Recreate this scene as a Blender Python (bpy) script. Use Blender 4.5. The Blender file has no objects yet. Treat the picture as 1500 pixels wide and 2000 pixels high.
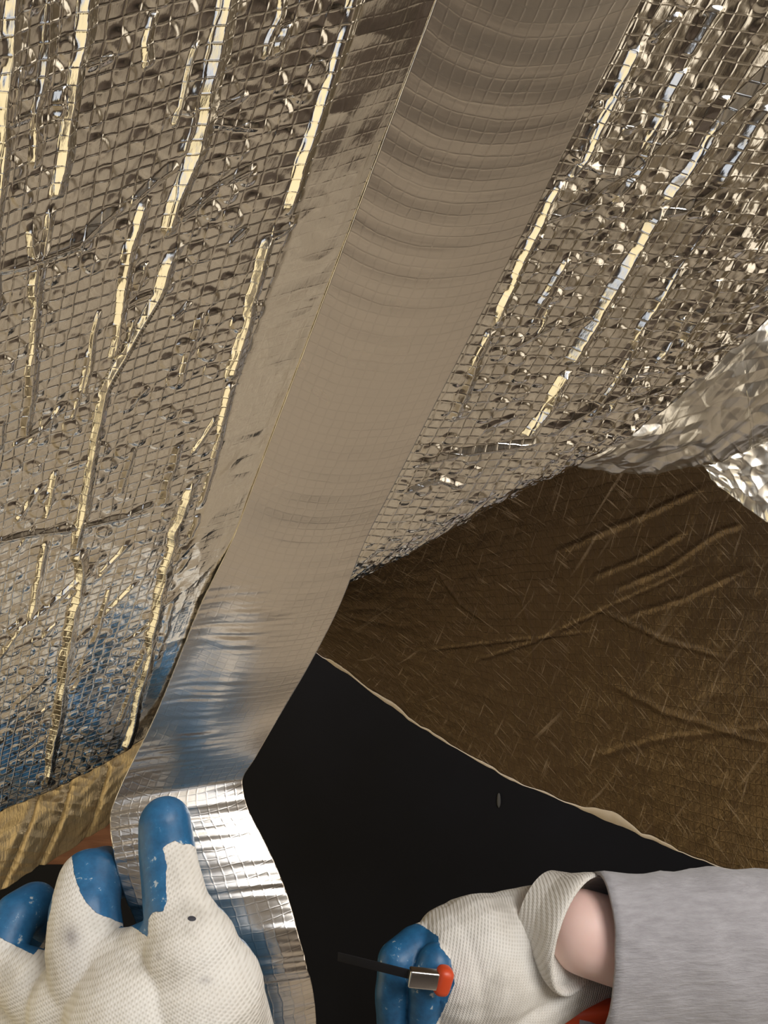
import bpy, math, random
import numpy as np
from mathutils import Vector, Matrix

random.seed(7); RNG = np.random.RandomState(11)
C = bpy.context.scene.collection
sc = bpy.context.scene

# ------------------------------------------------------------------ camera, light, exposure
F = 1570.0                      # focal length in pixels of the 1500x2000 frame
CAMZ = 1.5
cam_d = bpy.data.cameras.new('camera'); cam = bpy.data.objects.new('camera', cam_d); C.objects.link(cam)
cam.location = (0, 0, CAMZ); cam.rotation_euler = (math.pi / 2, 0, 0)
cam_d.sensor_fit = 'VERTICAL'; cam_d.sensor_height = 36; cam_d.lens = 36 * F / 2000.0
cam_d.clip_start = 0.01
sc.camera = cam
sc.view_settings.view_transform = 'Standard'; sc.view_settings.look = 'None'
sc.view_settings.gamma = 1; sc.view_settings.exposure = 0.0
sc.view_settings.use_curve_mapping = False

w = bpy.data.worlds.new('world'); sc.world = w; w.use_nodes = True
w.node_tree.nodes['Background'].inputs[0].default_value = (0.5, 0.42, 0.34, 1)
w.node_tree.nodes['Background'].inputs[1].default_value = 0.0

def area(name, loc, target, sx, sy, power, col):
    l = bpy.data.lights.new(name, 'AREA'); l.shape = 'RECTANGLE'; l.size = sx; l.size_y = sy
    l.energy = power; l.color = col
    o = bpy.data.objects.new(name, l); C.objects.link(o); o.location = loc
    o.rotation_euler = (Vector(target) - Vector(loc)).to_track_quat('-Z', 'Y').to_euler()
    return o
area('window_light', (-1.46, -1.60, 0.85), (0, -1.60, 0.85), 1.0, 1.2, 3.0, (0.74, 0.84, 1.0))
area('warm_work_light', (-1.46, 0.06, 1.08), (0, 0.06, 1.08), 2.28, 1.75, 12.0, (1.0, 0.83, 0.48))
area('ceiling_light', (0.95, -0.62, 2.5), (0.1, 0.2, 0.9), 1.0, 1.0, 44, (1.0, 0.98, 0.95))
area('cool_overhead_fill', (-0.10, -1.05, 2.56), (-0.10, -1.05, 0), 1.5, 1.5, 5.5, (0.80, 0.88, 1.0))  # unseen cool source added for the pale reflection in the tape end
area('right_side_fill', (1.46, -0.2, 1.3), (0, -0.2, 1.3), 0.8, 1.5, 3.5, (1.0, 0.9, 0.74))  # unseen fill added at the right to brighten the hands

# ------------------------------------------------------------------ helpers
def P(px, py, D):               # a point D metres in front of the lens plane
    return Vector((D * (px - 750) / F, D, CAMZ - D * (py - 1000) / F))

def npP(px, py, D):
    px = np.asarray(px, float); py = np.asarray(py, float); D = np.asarray(D, float)
    return np.stack([D * (px - 750) / F, D + 0 * px, CAMZ - D * (py - 1000) / F], -1)

def tag(o, label=None, cat=None, group=None, kind=None):
    if label: o['label'] = label
    if cat: o['category'] = cat
    if group: o['group'] = group
    if kind: o['kind'] = kind
    return o

def obj(name, me, mat=None, parent=None):
    o = bpy.data.objects.new(name, me); C.objects.link(o)
    if mat: me.materials.clear(); me.materials.append(mat)
    if parent: o.parent = parent
    return o

def mesh_np(name, V, Fc, smooth=True):
    V = np.asarray(V, np.float32).reshape(-1, 3); Fc = np.asarray(Fc, np.int32)
    k = Fc.shape[1]
    me = bpy.data.meshes.new(name)
    me.vertices.add(len(V)); me.vertices.foreach_set('co', V.ravel())
    me.loops.add(Fc.size); me.loops.foreach_set('vertex_index', Fc.ravel())
    me.polygons.add(len(Fc)); me.polygons.foreach_set('loop_start', np.arange(0, Fc.size, k, dtype=np.int32))
    me.update(calc_edges=True); me.validate()
    if smooth: me.polygons.foreach_set('use_smooth', np.ones(len(me.polygons), bool))
    return me

def grid_faces(n, m):
    i = np.arange(n * m).reshape(n, m)
    return np.stack([i[:-1, :-1], i[:-1, 1:], i[1:, 1:], i[1:, :-1]], -1).reshape(-1, 4)

def grid_mesh(name, Pg, UV=None, keep=None, thick=0.0):
    """grid of points (n,m,3) -> mesh; UV in metres; a real thickness when asked"""
    n, m, _ = Pg.shape
    Fc = grid_faces(n, m)
    if keep is not None:
        kk = keep.ravel(); Fc = Fc[kk[Fc].all(1)]
        used = np.unique(Fc); remap = -np.ones(n * m, int); remap[used] = np.arange(len(used))
        V = Pg.reshape(-1, 3)[used]; Fc = remap[Fc]; U = UV.reshape(-1, 2)[used] if UV is not None else None
    else:
        V = Pg.reshape(-1, 3); U = UV.reshape(-1, 2) if UV is not None else None
    q = V[Fc]; fn = np.cross(q[:, 2] - q[:, 0], q[:, 3] - q[:, 1]); cc = q.mean(1)
    if ((np.array([0, 0, CAMZ]) - cc) * fn).sum() < 0: Fc = Fc[:, ::-1]
    me = mesh_np(name, V, Fc)
    if U is not None:
        uv = me.uv_layers.new(name='uv')
        li = np.zeros(len(me.loops), np.int32); me.loops.foreach_get('vertex_index', li)
        uv.data.foreach_set('uv', U[li].astype(np.float32).ravel())
    return me

def solid(o, t, off=-1):
    md = o.modifiers.new('thickness', 'SOLIDIFY'); md.thickness = t; md.offset = off
    return o

def hashn(ix, iy, seed):
    h = (ix.astype(np.int64) * 374761393 + iy.astype(np.int64) * 668265263 + seed * 1442695041) & 0xffffffff
    h = ((h ^ (h >> 13)) * 1274126177) & 0xffffffff
    return ((h ^ (h >> 16)) & 0xffffff) / float(0xffffff)

def vnoise(x, y, seed=0):
    ix = np.floor(x); iy = np.floor(y); fx = x - ix; fy = y - iy
    fx = fx * fx * (3 - 2 * fx); fy = fy * fy * (3 - 2 * fy)
    a = hashn(ix, iy, seed); b = hashn(ix + 1, iy, seed); c = hashn(ix, iy + 1, seed); d = hashn(ix + 1, iy + 1, seed)
    return (a * (1 - fx) + b * fx) * (1 - fy) + (c * (1 - fx) + d * fx) * fy

def ridged(x, y, seed=0):       # sharp creases
    return 1 - np.abs(2 * vnoise(x, y, seed) - 1)

def voro(x, y, seed=0):
    """piecewise planar facets, value continuous enough for crumpled foil"""
    ix = np.floor(x); iy = np.floor(y)
    best = np.full(x.shape, 9.0); sec = np.full(x.shape, 9.0)
    for dx in (-1, 0, 1):
        for dy in (-1, 0, 1):
            cx = ix + dx + hashn(ix + dx, iy + dy, seed); cy = iy + dy + hashn(ix + dx, iy + dy, seed + 5)
            d = np.hypot(x - cx, y - cy)
            sec = np.where(d < best, best, np.minimum(sec, d)); best = np.minimum(best, d)
    return best, sec

def sstep(a, b, x):
    t = np.clip((x - a) / (b - a), 0, 1); return t * t * (3 - 2 * t)

def dist_poly(x, y, pts):
    """distance, signed side and position along a polyline"""
    best = np.full(x.shape, 1e9); side = np.zeros(x.shape); pos = np.zeros(x.shape)
    n = len(pts) - 1
    for i in range(n):
        ax, ay = pts[i]; bx, by = pts[i + 1]
        vx, vy = bx - ax, by - ay; L2 = vx * vx + vy * vy
        t = np.clip(((x - ax) * vx + (y - ay) * vy) / L2, 0, 1)
        dx = x - ax - t * vx; dy = y - ay - t * vy; d = np.hypot(dx, dy)
        mk = d < best
        best = np.where(mk, d, best)
        side = np.where(mk, np.sign(dx * vy - dy * vx), side); pos = np.where(mk, (i + t) / n, pos)
    return best, side, pos

# ------------------------------------------------------------------ materials
class NT:
    def __init__(s, name):
        s.m = bpy.data.materials.new(name); s.m.use_nodes = True; s.t = s.m.node_tree
        s.b = s.t.nodes['Principled BSDF']
    def n(s, typ, **kw):
        nd = s.t.nodes.new(typ)
        for k, v in kw.items():
            if k.startswith('i_'): nd.inputs[k[2:].replace('_', ' ')].default_value = v
            else: setattr(nd, k, v)
        return nd
    def l(s, a, b): s.t.links.new(a, b)
    def math(s, op, a, b=None, c=None):
        nd = s.t.nodes.new('ShaderNodeMath'); nd.operation = op
        for i, v in enumerate((a, b, c)):
            if v is None: continue
            if isinstance(v, (int, float)): nd.inputs[i].default_value = v
            else: s.l(v, nd.inputs[i])
        return nd.outputs[0]
    def ramp(s, fac, stops):
        nd = s.t.nodes.new('ShaderNodeValToRGB'); s.l(fac, nd.inputs[0]); e = nd.color_ramp.elements
        while len(e) < len(stops): e.new(0.5)
        for k, (p, c) in enumerate(stops): e[k].position = p; e[k].color = (*c, 1)
        return nd.outputs[0]
    def bump(s, h, strength, dist, normal=None):
        nd = s.t.nodes.new('ShaderNodeBump'); nd.inputs['Strength'].default_value = strength
        nd.inputs['Distance'].default_value = dist; s.l(h, nd.inputs['Height'])
        if normal: s.l(normal, nd.inputs['Normal'])
        return nd.outputs[0]
    def set(s, **kw):
        for k, v in kw.items(): s.b.inputs[k.replace('_', ' ')].default_value = v

def simple(name, col, rough=0.6, metal=0.0, **kw):
    t = NT(name); t.set(Base_Color=(*col, 1), Roughness=rough, Metallic=metal, **kw); return t.m

def foil_mat(name, col, rough, grid_u, grid_v, gstr, nscale, nstr, wav=0.0, aniso=3.0, rvar=0.1, lined=0.8, flat=None, vmask=False):
    t = NT(name); t.set(Metallic=1.0)
    uv = t.n('ShaderNodeTexCoord').outputs['UV']
    sep = t.n('ShaderNodeSeparateXYZ'); t.l(uv, sep.inputs[0])
    warp = t.n('ShaderNodeTexNoise', i_Scale=90.0, i_Detail=2.0); t.l(uv, warp.inputs['Vector'])
    wv = t.math('MULTIPLY', t.math('SUBTRACT', warp.outputs['Fac'], 0.5), 0.0022)
    def line(coord, period, width):
        c = t.math('ADD', coord, wv)
        fr = t.math('ABSOLUTE', t.math('SUBTRACT', t.math('FRACT', t.math('DIVIDE', c, period)), 0.5))
        d = t.math('MULTIPLY', t.math('SUBTRACT', 0.5, fr), period)           # 0 on the line
        q = t.math('DIVIDE', d, width)
        q2 = t.math('MULTIPLY', t.math('MULTIPLY', q, q), -1.0)
        return t.math('EXPONENT', q2)
    g = t.math('MAXIMUM', line(sep.outputs[0], grid_u, 0.00032), line(sep.outputs[1], grid_v, 0.00028))
    if flat:                    # the plain strip of film beside the tape shows no scrim
        m1 = t.math('MULTIPLY', t.math('GREATER_THAN', sep.outputs[0], flat[0]), t.math('LESS_THAN', sep.outputs[0], flat[1]))
        g = t.math('MULTIPLY', g, t.math('MULTIPLY_ADD', m1, -0.85, 1.0))
    wk = t.n('ShaderNodeTexNoise', i_Scale=45.0, i_Detail=2.0); t.l(uv, wk.inputs['Vector'])
    g = t.math('MULTIPLY', g, t.math('MULTIPLY_ADD', wk.outputs['Fac'], 1.4, 0.1))
    if vmask:                   # the gauze shows through where the loose end is stretched
        mr = t.n('ShaderNodeMapRange', name='vmask'); t.l(sep.outputs[1], mr.inputs['Value'])
        mr.inputs['To Min'].default_value = 0.38
        g = t.math('MULTIPLY', g, mr.outputs[0])
    nrm = t.bump(g, gstr, 0.00035)
    mp = t.n('ShaderNodeMapping'); mp.inputs['Scale'].default_value = (aniso, 1, 1); t.l(uv, mp.inputs[0])
    no = t.n('ShaderNodeTexNoise', i_Scale=nscale, i_Detail=3.0, i_Roughness=0.55); t.l(mp.outputs[0], no.inputs['Vector'])
    nrm = t.bump(no.outputs['Fac'], nstr, 0.0012, nrm)
    if wav:
        mp2 = t.n('ShaderNodeMapping'); mp2.inputs['Scale'].default_value = (0.12, 1, 1); t.l(uv, mp2.inputs[0])
        n2 = t.n('ShaderNodeTexNoise', i_Scale=420.0, i_Detail=1.5); t.l(mp2.outputs[0], n2.inputs['Vector'])
        nrm = t.bump(n2.outputs['Fac'], wav, 0.0008, nrm)
    t.l(nrm, t.b.inputs['Normal'])
    big = t.n('ShaderNodeTexNoise', i_Scale=25.0, i_Detail=2.0); t.l(uv, big.inputs['Vector'])
    t.l(t.math('ADD', rough, t.math('MULTIPLY', big.outputs['Fac'], rvar)), t.b.inputs['Roughness'])
    c = t.ramp(g, [(0.0, col), (1.0, tuple(x * lined for x in col))]); t.l(c, t.b.inputs['Base Color'])
    return t.m

M_foil = foil_mat('bubble_foil', (0.90, 0.87, 0.81), 0.11, 0.0047, 0.0047, 0.40, 170.0, 0.10, lined=0.9, flat=(0.109, 0.150))
M_tape = foil_mat('scrim_tape', (0.88, 0.83, 0.77), 0.25, 0.0042, 0.0042, 0.22, 60.0, 0.03, wav=0.07, rvar=0.06, lined=0.86, vmask=True)
M_crum = foil_mat('crumpled_foil', (0.92, 0.89, 0.82), 0.30, 0.05, 0.05, 0.0, 100.0, 0.15)
M_gold = foil_mat('golden_foil', (0.54, 0.43, 0.27), 0.45, 0.006, 0.006, 0.1, 220.0, 0.5)
M_brown = foil_mat('brown_foil_back', (0.18, 0.128, 0.08), 0.36, 0.0055, 0.0055, 0.5, 200.0, 0.5, aniso=1.0)
def scratches_and_glints():
    t_ = M_brown.node_tree; b = t_.nodes['Principled BSDF']; old = b.inputs['Normal'].links[0].from_socket
    tc = t_.nodes.new('ShaderNodeTexCoord')
    for rot, sc_, st in ((0.5, 170, 0.8), (-1.0, 120, 0.35)):
        m1 = t_.nodes.new('ShaderNodeMapping'); m1.inputs['Rotation'].default_value = (0, 0, rot)
        m2 = t_.nodes.new('ShaderNodeMapping'); m2.inputs['Scale'].default_value = (5.0, 0.7, 1)
        n = t_.nodes.new('ShaderNodeTexNoise'); n.inputs['Scale'].default_value = sc_; n.inputs['Detail'].default_value = 3
        bp = t_.nodes.new('ShaderNodeBump'); bp.inputs['Strength'].default_value = st; bp.inputs['Distance'].default_value = 0.001
        t_.links.new(tc.outputs['UV'], m1.inputs[0]); t_.links.new(m1.outputs[0], m2.inputs[0]); t_.links.new(m2.outputs[0], n.inputs['Vector'])
        t_.links.new(n.outputs['Fac'], bp.inputs['Height']); t_.links.new(old, bp.inputs['Normal']); old = bp.outputs[0]
    t_.links.new(old, b.inputs['Normal'])
    acc = None  # scuff streaks painted pale in the base colour in place of their glints
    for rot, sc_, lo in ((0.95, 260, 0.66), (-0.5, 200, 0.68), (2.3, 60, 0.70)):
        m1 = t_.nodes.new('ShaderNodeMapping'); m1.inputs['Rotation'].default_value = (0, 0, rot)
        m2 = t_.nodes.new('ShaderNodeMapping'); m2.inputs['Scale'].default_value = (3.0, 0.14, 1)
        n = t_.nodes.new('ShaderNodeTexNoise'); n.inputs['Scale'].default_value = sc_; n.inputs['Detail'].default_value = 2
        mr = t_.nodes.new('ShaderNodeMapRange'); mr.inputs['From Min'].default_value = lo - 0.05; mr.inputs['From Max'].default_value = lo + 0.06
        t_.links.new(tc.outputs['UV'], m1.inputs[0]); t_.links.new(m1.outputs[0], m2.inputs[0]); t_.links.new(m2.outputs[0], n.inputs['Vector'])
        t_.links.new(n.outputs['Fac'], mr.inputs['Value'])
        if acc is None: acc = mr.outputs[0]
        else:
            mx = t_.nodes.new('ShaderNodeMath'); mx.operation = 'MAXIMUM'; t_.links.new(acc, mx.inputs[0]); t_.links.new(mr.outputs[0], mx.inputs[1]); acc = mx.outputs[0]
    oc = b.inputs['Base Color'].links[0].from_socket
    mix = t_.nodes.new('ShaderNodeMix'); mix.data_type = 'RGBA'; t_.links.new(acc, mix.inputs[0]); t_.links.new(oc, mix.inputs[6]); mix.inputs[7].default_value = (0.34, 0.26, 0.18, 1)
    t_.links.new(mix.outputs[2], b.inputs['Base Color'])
    mm = t_.nodes.new('ShaderNodeMath'); mm.operation = 'MULTIPLY_ADD'; mm.inputs[1].default_value = -0.45; mm.inputs[2].default_value = 1.0
    t_.links.new(acc, mm.inputs[0]); t_.links.new(mm.outputs[0], b.inputs['Metallic'])
scratches_and_glints()
M_edge = simple('cut_foil_edge', (0.85, 0.75, 0.64), 0.5, 0.2)

def noise_mat(name, c1, c2, scale, rough, bumpd=0.002, stretch=(1, 1, 1), sheen=0.0):
    t = NT(name); t.set(Roughness=rough)
    co = t.n('ShaderNodeTexCoord').outputs['Object']
    mp = t.n('ShaderNodeMapping'); mp.inputs['Scale'].default_value = stretch; t.l(co, mp.inputs[0])
    no = t.n('ShaderNodeTexNoise', i_Scale=scale, i_Detail=5.0); t.l(mp.outputs[0], no.inputs['Vector'])
    t.l(t.ramp(no.outputs['Fac'], [(0.3, c1), (0.7, c2)]), t.b.inputs['Base Color'])
    t.l(t.bump(no.outputs['Fac'], 0.6, bumpd), t.b.inputs['Normal'])
    if sheen: t.set(Sheen_Weight=sheen)
    return t.m
M_black = noise_mat('dark_gap_black', (0.0022, 0.0024, 0.0052), (0.0045, 0.005, 0.010), 6, 0.9)  # near-black colour holds the darkness of the gap behind the hands
M_floor = noise_mat('wood_floor', (0.22, 0.16, 0.11), (0.74, 0.66, 0.54), 5, 0.6, stretch=(1, 2, 1))
M_floor2 = noise_mat('dark_wood_floor', (0.06, 0.042, 0.034), (0.16, 0.12, 0.09), 5, 0.6, stretch=(1, 8, 1))
M_plast = noise_mat('tan_plaster', (0.58, 0.50, 0.40), (0.66, 0.58, 0.48), 3, 0.9)
M_ceil = noise_mat('ceiling_paint', (0.55, 0.48, 0.4), (0.6, 0.54, 0.46), 3, 0.9)
M_orange = noise_mat('orange_brown_wood', (0.16, 0.06, 0.025), (0.26, 0.11, 0.05), 30, 0.7, stretch=(1, 1, 6))
M_skin = noise_mat('skin', (0.80, 0.52, 0.46), (0.86, 0.66, 0.60), 18, 0.5, 0.0005)
M_skin.node_tree.nodes['Principled BSDF'].inputs['Subsurface Weight'].default_value = 0.15
M_skin.node_tree.nodes['Principled BSDF'].inputs['Subsurface Radius'].default_value = (0.01, 0.004, 0.002)
M_steel = simple('steel', (0.7, 0.7, 0.72), 0.25, 1.0)
M_dsteel = simple('dull_steel', (0.3, 0.3, 0.32), 0.4, 1.0)
M_redpl = simple('orange_red_plastic', (0.62, 0.07, 0.02), 0.4)
M_dot = simple('dark_ink', (0.03, 0.03, 0.04), 0.7)
M_lamp = simple('lamp_housing', (0.1, 0.1, 0.1), 0.5)

def sleeve_mat():
    t = NT('grey_jersey'); t.set(Roughness=0.95, Sheen_Weight=0.3)
    co = t.n('ShaderNodeTexCoord').outputs['Object']
    mp = t.n('ShaderNodeMapping'); mp.inputs['Scale'].default_value = (1, 3, 5); t.l(co, mp.inputs[0])
    no = t.n('ShaderNodeTexNoise', i_Scale=60.0, i_Detail=6.0, i_Roughness=0.65); t.l(mp.outputs[0], no.inputs['Vector'])
    t.l(t.ramp(no.outputs['Fac'], [(0.25, (0.29, 0.28, 0.30)), (0.75, (0.43, 0.42, 0.45))]), t.b.inputs['Base Color'])
    t.l(t.bump(no.outputs['Fac'], 0.7, 0.0022), t.b.inputs['Normal'])
    return t.m
M_sleeve = sleeve_mat()

def glove_mat(name, rot, per=0.0021):
    t = NT(name)
    co = t.n('ShaderNodeTexCoord').outputs['Object']
    at = t.n('ShaderNodeAttribute', attribute_name='coat')
    no = t.n('ShaderNodeTexNoise', i_Scale=320.0, i_Detail=3.0); t.l(co, no.inputs['Vector'])
    a = t.math('ADD', at.outputs['Fac'], t.math('MULTIPLY', t.math('SUBTRACT', no.outputs['Fac'], 0.5), 0.35))
    mask = t.n('ShaderNodeMapRange'); mask.inputs['From Min'].default_value = -0.03; mask.inputs['From Max'].default_value = 0.03
    t.l(a, mask.inputs['Value']); mk = mask.outputs[0]
    # white knit: ribs broken into stitches
    mp = t.n('ShaderNodeMapping'); mp.inputs['Rotation'].default_value = rot; t.l(co, mp.inputs[0])
    wn = t.n('ShaderNodeTexNoise', i_Scale=14.0); t.l(co, wn.inputs['Vector'])
    sp = t.n('ShaderNodeSeparateXYZ'); t.l(mp.outputs[0], sp.inputs[0])
    r = t.math('SINE', t.math('ADD', t.math('MULTIPLY', sp.outputs[2], 6.2832 / per), t.math('MULTIPLY', wn.outputs['Fac'], 14.0)))
    s2 = t.math('SINE', t.math('MULTIPLY', sp.outputs[0], 6.2832 / 0.0016))
    knit = t.math('ADD', r, t.math('MULTIPLY', t.math('MULTIPLY', r, s2), 0.7))
    dirt = t.n('ShaderNodeTexNoise', i_Scale=35.0, i_Detail=4.0); t.l(co, dirt.inputs['Vector'])
    wcol = t.ramp(dirt.outputs['Fac'], [(0.3, (0.55, 0.52, 0.47)), (0.46, (0.72, 0.69, 0.64)), (0.7, (0.77, 0.75, 0.71))])
    da = t.n('ShaderNodeAttribute', attribute_name='dirt')
    dm = t.n('ShaderNodeMix', data_type='RGBA'); t.l(t.math('MULTIPLY', da.outputs['Fac'], t.math('MULTIPLY_ADD', dirt.outputs['Fac'], 1.6, -0.1)), dm.inputs[0]); dm.clamp_factor = True
    t.l(wcol, dm.inputs[6]); dm.inputs[7].default_value = (0.16, 0.14, 0.15, 1)
    dk = t.n('ShaderNodeMix', data_type='RGBA', blend_type='MULTIPLY'); dk.inputs[0].default_value = 1.0
    t.l(dm.outputs[2], dk.inputs[6])
    t.l(t.ramp(t.math('MULTIPLY_ADD', knit, 0.3, 0.5), [(0.0, (0.82, 0.80, 0.77)), (0.5, (1, 1, 1))]), dk.inputs[7])
    # blue latex with pale scuffs
    sc_ = t.n('ShaderNodeTexNoise', i_Scale=150.0, i_Detail=5.0, i_Roughness=0.7); t.l(co, sc_.inputs['Vector'])
    bcol = t.ramp(sc_.outputs['Fac'], [(0.3, (0.012, 0.085, 0.20)), (0.6, (0.02, 0.13, 0.29)), (0.625, (0.03, 0.16, 0.33)), (0.67, (0.45, 0.5, 0.52))])
    mx = t.n('ShaderNodeMix', data_type='RGBA'); t.l(mk, mx.inputs[0]); t.l(dk.outputs[2], mx.inputs[6]); t.l(bcol, mx.inputs[7])
    t.l(mx.outputs[2], t.b.inputs['Base Color'])
    t.l(t.math('MULTIPLY_ADD', mk, -0.5, 0.95), t.b.inputs['Roughness'])
    kh = t.math('MULTIPLY', knit, t.math('SUBTRACT', 1.0, mk))
    n1 = t.bump(kh, 0.45, 0.0003)
    n2 = t.bump(mk, 0.7, 0.0006, n1)
    sm = t.n('ShaderNodeTexNoise', i_Scale=90.0, i_Detail=3.0); t.l(co, sm.inputs['Vector'])
    t.l(t.bump(sm.outputs['Fac'], 0.35, 0.0015, n2), t.b.inputs['Normal'])
    return t.m
M_glove = glove_mat('knit_glove', (0.0, math.radians(28), 0.0))
M_glove2 = glove_mat('knit_glove_far', (0.0, math.radians(75), 0.0))

# ------------------------------------------------------------------ the room
def box(name, lo, hi, mat, kind='structure', parent=None, bevel=0.0):
    x0, y0, z0 = lo; x1, y1, z1 = hi
    V = [(x0,y0,z0),(x1,y0,z0),(x1,y1,z0),(x0,y1,z0),(x0,y0,z1),(x1,y0,z1),(x1,y1,z1),(x0,y1,z1)]
    Fc = [(0,3,2,1),(4,5,6,7),(0,1,5,4),(1,2,6,5),(2,3,7,6),(3,0,4,7)]
    me = mesh_np(name, V, Fc, smooth=False); o = obj(name, me, mat, parent)
    if kind and not parent: o['kind'] = kind
    if bevel:
        b = o.modifiers.new('bevel', 'BEVEL'); b.width = bevel; b.segments = 3
    return o
box('floor', (-1.5, -0.62, -0.1), (1.5, 1.7, 0), M_floor)
box('floor', (-1.5, -2.5, -0.1), (1.5, -0.62, 0), M_floor2)  # unseen rear floor, made darker so the upper foil reflects brown
box('floor', (-0.15, 0.55, 0), (0.62, 1.6, 0.02), M_black)  # unseen black panel added so the brown sheet reflects dark
box('ceiling', (-1.5, -2.5, 2.6), (1.5, 1.7, 2.7), M_ceil)
box('wall_far', (-1.5, 1.6, 0), (1.5, 1.7, 2.6), M_black)
box('wall_rear', (-1.5, -2.6, 0), (1.5, -2.5, 2.6), M_plast)
box('wall_left', (-1.6, -2.5, 0), (-1.5, 1.7, 2.6), M_plast)
box('wall_right', (1.5, -2.5, 0), (1.6, 1.7, 2.6), M_plast)

# ------------------------------------------------------------------ the vault of foil: lines converge at (-280, 3000)
VX, VY = -280.0, 3000.0
DV = np.array([(VX - 750) / F, 1.0, -(VY - 1000) / F]); DV /= np.linalg.norm(DV)
K0 = 1000 / F
def D0f(px0): return 0.24 + 0.00003 * (px0 - 845) + 2.0e-8 * (px0 - 845) ** 2 * np.where(px0 < 845, -0.6, 0.0)
def px0_of(x, y): return VX + (x - VX) * VY / (VY - y)
def v_of(px0, y):
    k = (y - 1000) / F; return D0f(px0) * (K0 + k) / (-DV[2] - DV[1] * k)
def x_of(px0, y): return VX + (px0 - VX) * (VY - y) / VY
def S(px0, v):                  # the smooth vault
    D = D0f(px0); base = npP(px0, 0 * px0, D); return base + np.asarray(v)[..., None] * DV
MU = 0.24 / F                   # metres per unit of px0
def ut(x, y, shear):            # pixel of the photo -> cloth coordinates in metres
    p0 = px0_of(x, y); v = v_of(p0, y); return p0 * MU, v + shear(p0)
def line_ut(pts, shear): return [tuple(float(q) for q in ut(np.float64(a), np.float64(b), shear)) for a, b in pts]

def normals(Pg):
    a = np.gradient(Pg, axis=0); b = np.gradient(Pg, axis=1)
    n = np.cross(b, a); n /= np.linalg.norm(n, axis=-1, keepdims=True) + 1e-12
    toward = (n * (np.array([0, 0, CAMZ]) - Pg)).sum(-1, keepdims=True)
    return n * np.sign(toward)

def bubbles(u, t, pitch, rad, H, seed):
    row = np.floor(t / (pitch * 0.866)); h = np.zeros(u.shape)
    for dr in (-1, 0, 1):
        rr = row + dr; cy = (rr + 0.5) * pitch * 0.866; off = (rr % 2) * 0.5
        col = np.floor(u / pitch - off)
        for dc in (-1, 0, 1):
            cc = col + dc; cx = (cc + 0.5 + off + 0.22 * (hashn(cc, rr, seed + 6) - 0.5)) * pitch
            r0 = rad * (0.92 + 0.16 * hashn(cc, rr, seed))
            d = np.hypot(u - cx, t - cy) / r0
            amp = 0.05 + 1.15 * hashn(cc, rr, seed + 1)
            tx = (hashn(cc, rr, seed + 2) - 0.5) * 0.9; ty = (hashn(cc, rr, seed + 3) - 0.5) * 0.9
            prof = sstep(1.0, 0.5, d) * (1 + (u - cx) / r0 * tx + (t - cy) / r0 * ty)
            h = np.maximum(h, H * amp * prof)
    return h

def ridge(u, t, pts, wl, wr, H, fade=0.06, wob=0.0006, seed=0):
    """a long fold: a tent with one narrow steep side and one broader side"""
    uu = u + (vnoise(t * 120, u * 0, seed) - 0.5) * 2 * wob + (vnoise(t * 35, u * 0, seed + 9) - 0.5) * 2 * wob
    d, s, pos = dist_poly(uu, t, pts)
    wv = np.where(s > 0, wr, wl) * (0.75 + 0.5 * vnoise(t * 50, u * 0, seed + 3))
    k = np.clip(1 - d / wv, 0, 1)
    e = np.clip(np.minimum(pos, 1 - pos) / fade, 0, 1)
    return H * k * e

def sheet_height(u, t, folds, creases, seed, crumple=None, tb=None):
    h = bubbles(u * 0.927, tb, 0.0086, 0.0042, 0.00068, seed)
    h = h * (0.35 + 0.9 * vnoise(u * 60, t * 40, seed + 8))
    fh = np.zeros(u.shape)
    for i, (pts, wl, wr, H) in enumerate(folds): fh = np.maximum(fh, ridge(u, t, pts, wl * 1.75, wr * 0.8, H * (1.2 if seed < 40 else 1.5), seed=seed + i * 13))
    for i, (pts, wl, wr, H) in enumerate(creases): fh = np.maximum(fh, ridge(u, t, pts, wl * 1.4, wr * 1.0, H * 1.1, 0.15, 0.0012, seed=seed + 400 + i * 7))
    h = h * np.clip(1 - fh / 0.0012, 0.1, 1) + fh
    h += 0.00022 * ridged(u * 150, t * 80, seed + 20) + 0.0016 * vnoise(u * 55, t * 14, seed + 21)
    if crumple is not None:
        b, s2 = voro(u * 120, t * 90, seed + 30)
        h += crumple * 0.0026 * b
        for k in range(5):
            q = 0.5 + k * 1.3; xx = (u * math.cos(q) + t * math.sin(q)) / (0.007 + 0.003 * math.sin(k * 2.2)) + 0.8 * vnoise(u * 70, t * 70, seed + 50 + k)
            h += crumple * 0.0011 * np.abs(2 * (xx - np.floor(xx)) - 1) * vnoise(u * 90, t * 90, seed + 60 + k)
    return h

def ex(pts, y0, y1):            # a fold that follows one straight line of the cloth
    return pts

# ---- left sheet
sh_l = lambda p0: 0.25 * MU * (p0 - 845)
n_r, n_c = 960, 540
p0c = np.linspace(-290, 905, n_c)
edge_x = np.array([-400, -180, 0, 100, 200, 270, 330, 420]); edge_y = np.array([1760, 1672, 1606, 1562, 1512, 1468, 1425, 1370])
vb = []
for p in p0c:                   # where each lengthwise line meets the lower edge
    ys = np.linspace(1200, 1800, 601); xs = x_of(p, ys); f = ys - np.interp(xs, edge_x, edge_y)
    vb.append(v_of(p, ys[np.argmin(np.abs(f))]))
vb = np.convolve(np.pad(np.array(vb), 6, mode='edge'), np.ones(13) / 13, mode='valid')
vt = np.array([v_of(p, -260.0) for p in p0c])
s = np.linspace(0, 1, n_r)[:, None] ** 1.0
PX = np.repeat(p0c[None, :], n_r, 0); VV = vt[None] * (1 - s) + vb[None] * s
base = S(PX, VV); NL = normals(base)
U = PX * MU; T = VV + sh_l(PX)
L = lambda pts: line_ut(pts, sh_l)
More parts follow.
